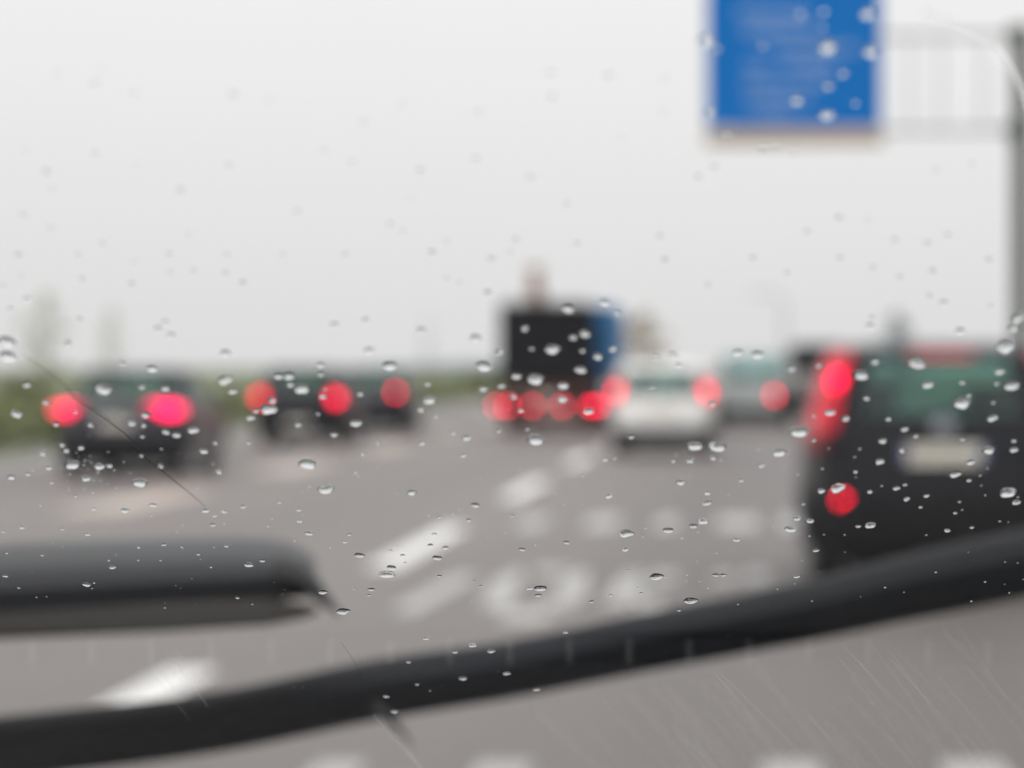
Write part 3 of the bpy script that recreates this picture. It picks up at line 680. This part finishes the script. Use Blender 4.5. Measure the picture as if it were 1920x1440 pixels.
# ------------------------------------------------------------------ raindrops
DROPS = """
108,140 188,130 177,157 252,175 437,178 505,188 48,283 178,288 255,310 430,310 607,283 87,323 98,355 338,357 557,397 43,403 95,428 353,440 192,457 35,478 147,477 317,477 425,477 530,478 252,490 320,510 363,507 423,512 155,523 40,518 247,532 455,530 5,535
1032,137 1140,143 1245,148 1035,183 1243,210 755,195 682,230 897,210 1167,260 660,305 787,320 772,373 892,298 995,333 732,420 755,433 1062,383 837,453 810,473 967,450 958,473 922,485 1082,457 1237,443 647,477 838,522 860,530
1309,332 1339,313 1431,279b 1455,276 1489,287 1363,255 1755,319 1822,309 1573,409 1627,412 1513,435 1678,450 1738,456 1777,441 1412,484 1476,512 1575,484 1637,502 1687,519 1749,508 1854,487 1742,555 1770,568 1858,574 1247,487 1327,534 1635,596 1631,611b 1800,620 1910,596b 1899,615 1886,649b
1544,22 1501,26 1542,52 1628,26b 1322,77b 1344,91 1430,86 1552,89b 1633,98b 1581,138 1552,162 1494,189b 1604,194 1550,217b 1330,211
51,561 20,579 150,599 310,604 296,616 321,628 12,642b 15,668b 127,644 194,731b 266,726 310,729 285,692 229,681s 422,662 422,713b 436,734 50,722 31,777 141,772s 272,779 247,794 170,797s 269,798s 311,810s 331,816 362,807b 267,819s 116,835s 124,845s 152,840 404,831s 382,846 411,885 80,851 136,872b 186,876 205,874 300,875s 161,898b 86,755s 105,796s 265,855s
262,906b 287,947 385,957 420,959 402,967s 399,984 456,950s 41,989s 117,992s 6,997s 164,1002 142,930s 176,954s 234,957 21,895s 52,889s 97,905s 91,878s 307,1021s 424,1024s 372,1039s 260,1026s 79,1041s 466,1059b 211,1064s 10,1080s 162,1096 35,1102s 445,1121s
601,684 601,702s 522,706 542,706 544,722s 566,730b 610,730s 605,744s 511,751 504,769b 469,784 480,771s 596,776s 667,794b 675,739s 685,600 627,609 790,619 692,657 731,686b 559,797s 626,816s 806,751b 790,769s 817,780s 802,720s 850,812s 875,821 869,854 772,924 611,917b 576,870b 466,830s 666,886s 709,831s 791,831s 680,851s
1065,579b 984,616 1097,626 1075,633 1036,656b 1092,658 997,654s 1121,669 1089,694 907,687b 936,660 968,706 1004,712b 940,724 906,730 1056,724 963,744 1054,749b 1103,772b 977,770s 935,808s 989,806s 1004,826b 915,549b 892,634 1159,587 1134,567 1150,655 1227,669 1261,665b 1272,684 1224,730 1184,820s 1303,837b 1345,838b 1294,864 1263,865s 1135,862s 1153,860s 1337,859s 1335,758s
1484,692 1536,686 1615,704b 1641,679 1720,682b 1886,657b 1874,697 1869,720s 1897,724b 1804,717 1740,722b 1816,742s 1804,757b 1862,755s 1861,785 1625,747s 1526,780s 1556,774b 1586,785 1666,786 1696,805s 1498,811b 1526,826s 1655,827 1717,819s 1692,845s 1805,826s 1854,845b 1820,867 1791,890 1817,901s 1650,866 1462,849b 1901,827s 1901,844s 1604,885s 1571,916b 1540,921s 1631,922 1697,909s 1681,916s 1700,936 1737,930s 1726,951s 1799,941s 1890,924b 1906,942b 1506,945s 1494,972 1482,992b 1519,977 1530,1032 1494,1081 1609,987s 1632,985b 1776,995s 1822,989s 1791,962s
1420,665b 1383,661 1428,873 1390,901 1326,925s 1326,943 1318,977b 1276,905 1142,931 960,967s 1253,994b 1300,986b 1174,1000b 1279,1009s 1381,1012 1062,1017 1173,1030 979,1030s 1231,1081b 1179,1069t 1202,1112s 1145,1116t 993,1103b 1013,1103b 1009,1116 1109,1128s 1295,1126b 1273,1144s 1342,1078s 1356,1078s 1060,1186
560,956 524,942s 561,977s 891,947 579,1000 655,1002 824,970s 879,975s 646,1016s 674,1041 619,1026t 492,1051 814,1001 807,1022s 835,1027 820,1046b 755,1041s 732,1032t 760,1055t 734,1064 725,1077b 824,1080t 889,1089t 901,1099s 696,1105 692,1116s 664,1104t 605,1110 643,1146b
799,1197 886,1210 921,1221 853,1222s 766,1241s 782,1283s 868,1272 950,1263 724,1306s 739,1334 806,1295t 1006,1292
"""
drops = []
for tkn in DROPS.split():
    a = tkn[-1] if tkn[-1] in 'bst' else ''
    x, y = tkn.rstrip('bst').split(','); drops.append((int(x), int(y), a))
keep = []
for d in drops:
    if all((d[0] - e[0]) ** 2 + (d[1] - e[1]) ** 2 > 9 for e in keep): keep.append(d)
drops = keep

def cap_mesh(name, seed, hgt):
    """a water drop: irregular flattened dome on a flat base, diameter about 1"""
    rnd = random.Random(seed); seg, rg = 20, 7
    ph = [rnd.uniform(0, 6.28) for _ in range(3)]; am = [rnd.uniform(.02, .07) for _ in range(3)]
    vs = []; fs = []
    for j in range(rg):
        t = j / rg * math.pi / 2
        rr, zz = math.cos(t * .98 + .02) ** .9, math.sin(t)
        for i in range(seg):
            a = i * 2 * math.pi / seg
            k = 1 + sum(am[q] * math.cos((q + 2) * a + ph[q]) for q in range(3)) * (1 - .5 * j / rg)
            vs.append((.5 * rr * k * math.cos(a), .5 * rr * k * math.sin(a) - .04 * zz, hgt * zz))
    vs.append((0, -.04, hgt)); vs.append((0, 0, 0))
    for j in range(rg - 1):
        for i in range(seg): fs.append((j * seg + i, j * seg + (i + 1) % seg, (j + 1) * seg + (i + 1) % seg, (j + 1) * seg + i))
    for i in range(seg):
        fs.append(((rg - 1) * seg + i, (rg - 1) * seg + (i + 1) % seg, rg * seg)); fs.append(((i + 1) % seg, i, rg * seg + 1))
    me = D.meshes.new(name); me.from_pydata(vs, [], fs)
    for p in me.polygons: p.use_smooth = len(p.vertices) == 4 or p.vertices[-1] == rg * seg
    me.set_sharp_from_angle(angle=R(50)) if hasattr(me, 'set_sharp_from_angle') else None
    me.materials.append(M['water']); return me
CAPS = [cap_mesh('raindrop', s, h) for s, h in ((1, .24), (2, .28), (3, .22), (4, .30), (5, .26), (6, .25))]
random.seed(21)
slope = Matrix((RT, (UP - GN * GN.dot(UP)).normalized(), GN)).transposed()   # local x right, y up the slope, z out

ZONES = [
 (1325, 0, 1650, 120, 'over the upper half of the blue road sign'), (1325, 120, 1650, 238, 'over the lower half of the blue road sign'), (1300, 0, 1325, 240, "over the road sign's white edge"),
 (1325, 238, 1660, 345, 'just under the blue road sign'), (1870, 0, 1920, 670, 'over the gantry post'),
 (930, 560, 1125, 640, "over the top of the lorry's black box"), (930, 640, 1125, 700, "over the middle of the lorry's black box"), (930, 700, 1125, 790, "by the lorry's red lamps"), (1125, 540, 1172, 680, "over the lorry's blue side"), (900, 790, 1125, 840, 'below the lorry'), (880, 530, 930, 760, 'beside the lorry box'),
 (1125, 660, 1360, 745, 'over the white hatchback window'), (1125, 745, 1360, 810, 'over the white hatchback body'), (1125, 810, 1360, 890, 'under the white hatchback bumper'),
 (1360, 640, 1480, 810, 'over the grey green van'), (1480, 600, 1560, 800, 'over the tall grey van'),
 (1560, 640, 1640, 840, "over the black car's near tail lamp"), (1640, 640, 1790, 775, "over the black car's rear window centre"), (1790, 640, 1920, 775, "over the black car's rear window end"), (1640, 775, 1920, 815, "above the black car's number plate"), (1685, 815, 1875, 880, "over the black car's number plate"), (1875, 815, 1920, 880, "beyond the black car's number plate"), (1570, 840, 1685, 890, "between the black car's lamp and plate"), (1640, 815, 1685, 840, "beside the black car's number plate"),
 (1535, 890, 1660, 1000, "around the black car's round fog lamp"), (1660, 880, 1760, 960, "on the black car's bumper under the plate"), (1760, 880, 1920, 1000, "on the black car's far bumper end"), (1440, 930, 1535, 1100, "along the black car's side edge"), (1440, 800, 1560, 930, 'on the road beside the black car'),
 (0, 620, 100, 800, 'over the green hedge by the picture edge'), (100, 670, 375, 760, "over the nearest saloon's rear window"), (100, 760, 375, 830, "by the nearest saloon's big lamps"), (60, 830, 240, 915, "under the nearest saloon's bumper"), (240, 830, 430, 920, "beside the nearest saloon's wheel"), (375, 640, 450, 830, 'between the saloon and the dark hatchback'),
 (450, 670, 560, 800, "over the dark hatchback's near lamp"), (560, 670, 690, 800, "over the dark hatchback's far lamp"), (450, 800, 690, 860, 'under the dark hatchback'), (690, 670, 780, 840, 'over the third dark car'), (780, 690, 880, 830, 'over the road between third car and lorry'),
 (0, 880, 240, 1010, 'over the worn beige dash by the saloon'), (240, 890, 480, 1010, 'over the grey road before the saloon'), (450, 850, 700, 960, 'over the road before the dark hatchback'), (700, 830, 960, 960, 'over the road before the third dark car'),
 (0, 1010, 240, 1060, 'above the black wiper blade'), (240, 1010, 520, 1130, 'over the wiper blade near its tip'), (0, 1060, 240, 1160, 'over the thick part of the wiper blade'), (520, 960, 690, 1160, 'over the road by the wiper blade tip'),
 (690, 980, 780, 1090, 'over the near end of the white dash'), (780, 980, 880, 1090, 'over the far end of the white dash'), (690, 1090, 960, 1180, 'under the white dash'), (880, 940, 1080, 1040, 'among the small far lettering'), (1080, 890, 1240, 1040, 'among the middle far lettering'), (1240, 890, 1440, 960, 'on bare road before the white hatchback'), (1240, 960, 1440, 1040, 'among the far lettering patches'), (960, 1040, 1125, 1200, 'over the round near lettering'), (1125, 1040, 1440, 1160, 'over the near lettering before the wiper arm'),
 (640, 1160, 830, 1260, 'just above the wiper arm'), (830, 1160, 1000, 1240, 'at the upper edge of the wiper arm'), (640, 1240, 1100, 1340, 'over the dark wiper arm'),
 (0, 540, 230, 620, 'against low sky over the hedge'), (230, 540, 375, 640, 'against low sky over the nearest saloon'), (100, 620, 375, 670, 'against the faint thin tree'), (375, 540, 880, 670, 'against low sky over the hatchback'), (1172, 540, 1500, 660, 'against low sky over the vans'), (1500, 540, 1870, 640, 'against low sky over the black car'),
]
COLS = [(0, 230, 'hedge'), (230, 440, 'nearest saloon'), (440, 640, 'dark hatchback'), (640, 800, 'third dark car'), (800, 930, 'hedge end'), (930, 1140, 'lorry'), (1140, 1330, 'white hatchback'), (1330, 1560, 'vans'), (1560, 1740, "black car's near side"), (1740, 1880, "black car's far side")]
def zone(x, y):
    for a, b, c, d, nm in ZONES:
        if a <= x < c and b <= y < d: return nm
    for a, b, nm in COLS:
        if a <= x < b: return 'against %s sky over the %s' % ('high' if y < 260 else 'middle' if y < 420 else 'lower' if y < 560 else 'lowest', nm)
    return 'at the picture edge'
ORD = ['', 'first', 'second', 'third', 'fourth', 'fifth', 'sixth', 'seventh', 'eighth', 'ninth', 'tenth', 'eleventh', 'twelfth', 'thirteenth', 'fourteenth']
SZ = {'b': ('large', 24), '': ('medium', 15), 's': ('small', 10.5), 't': ('tiny', 7)}
buckets = {}
for d in drops: buckets.setdefault((zone(d[0], d[1]), d[2]), []).append(d)
n_drop = 0
for (zn, szk), lst in buckets.items():
    lst.sort()
    for i, (x, y, _) in enumerate(lst):
        adj, wpx = SZ[szk]
        P = glass_hit(x, y, .0002); dep = (P - CAM).dot(MC @ Vector((0, 0, -1)))
        onsky = y < 560 and not (1290 < x < 1660 and y < 270)
        w_ = wpx * (.66 if onsky else 1.05 if 600 < y < 930 else .92) * random.choice((.75, .9, 1.0, 1.1, 1.25)) * random.uniform(.88, 1.14) * dep / F 
        o = D.objects.new('raindrop', random.choice(CAPS)); link(o)
        tilt = random.uniform(-.35, .35)
        o.matrix_world = Matrix.Translation(P) @ (slope @ Matrix.Rotation(tilt, 3, 'Z')).to_4x4() @ Matrix.Diagonal((w_, w_ * random.uniform(1.15, 1.6), w_ * random.uniform(.85, 1.2) * (.4 if onsky else .45 if y > 1040 else .55 if y > 940 else .85), 1))
        base = '%s raindrop on the windscreen %s' % (adj, zn)
        if szk == 's': base = base.replace('on the windscreen', 'on glass')
        base = base.replace('on the windscreen', 'on glass')
        k = len(lst)
        if k == 1: lb = base
        elif k == 2: lb = base + (', the left one' if i == 0 else ', the right one')
        elif i == 0: lb = base + ', leftmost'
        elif i == k - 1: lb = base + ', rightmost'
        else: lb = base + ', %s from left' % ORD[i + 1]
        tag(o, lb, 'raindrop', 'raindrops on the windscreen'); n_drop += 1
print('DROPS', n_drop)
# spray too fine to count
random.seed(77)
sp_ = MB()
for _ in range(300):
    q = random.random()
    x = random.uniform(0, 1920); y = random.uniform(840, 1140) if q < .72 else random.uniform(1190, 1440)
    if q > .85: x, y = random.gauss(140, 45), random.gauss(890, 28)
    r_ = random.uniform(1.0, 2.6) if q < .85 else random.uniform(.8, 2.2)
    if y > 1190: r_ *= .55
    P = glass_hit(x, y, .0001); k = r_ * .36 / F
    e1, e2 = slope.col[0] * k, slope.col[1] * k * 1.3; sgm = 7
    rings = []
    for zz, rr in ((0, 1), (.2, .8), (.32, .4)):
        rings.append([P + e1 * rr * math.cos(a * 2 * math.pi / sgm) + e2 * rr * math.sin(a * 2 * math.pi / sgm) + GN * k * zz for a in range(sgm)])
    sp_.rings(rings)
sp = sp_.build('rain_spray', M['water'], smooth=True); tag(sp, 'fine specks of rain spray over the lower windscreen', 'rain spray', kind='stuff')
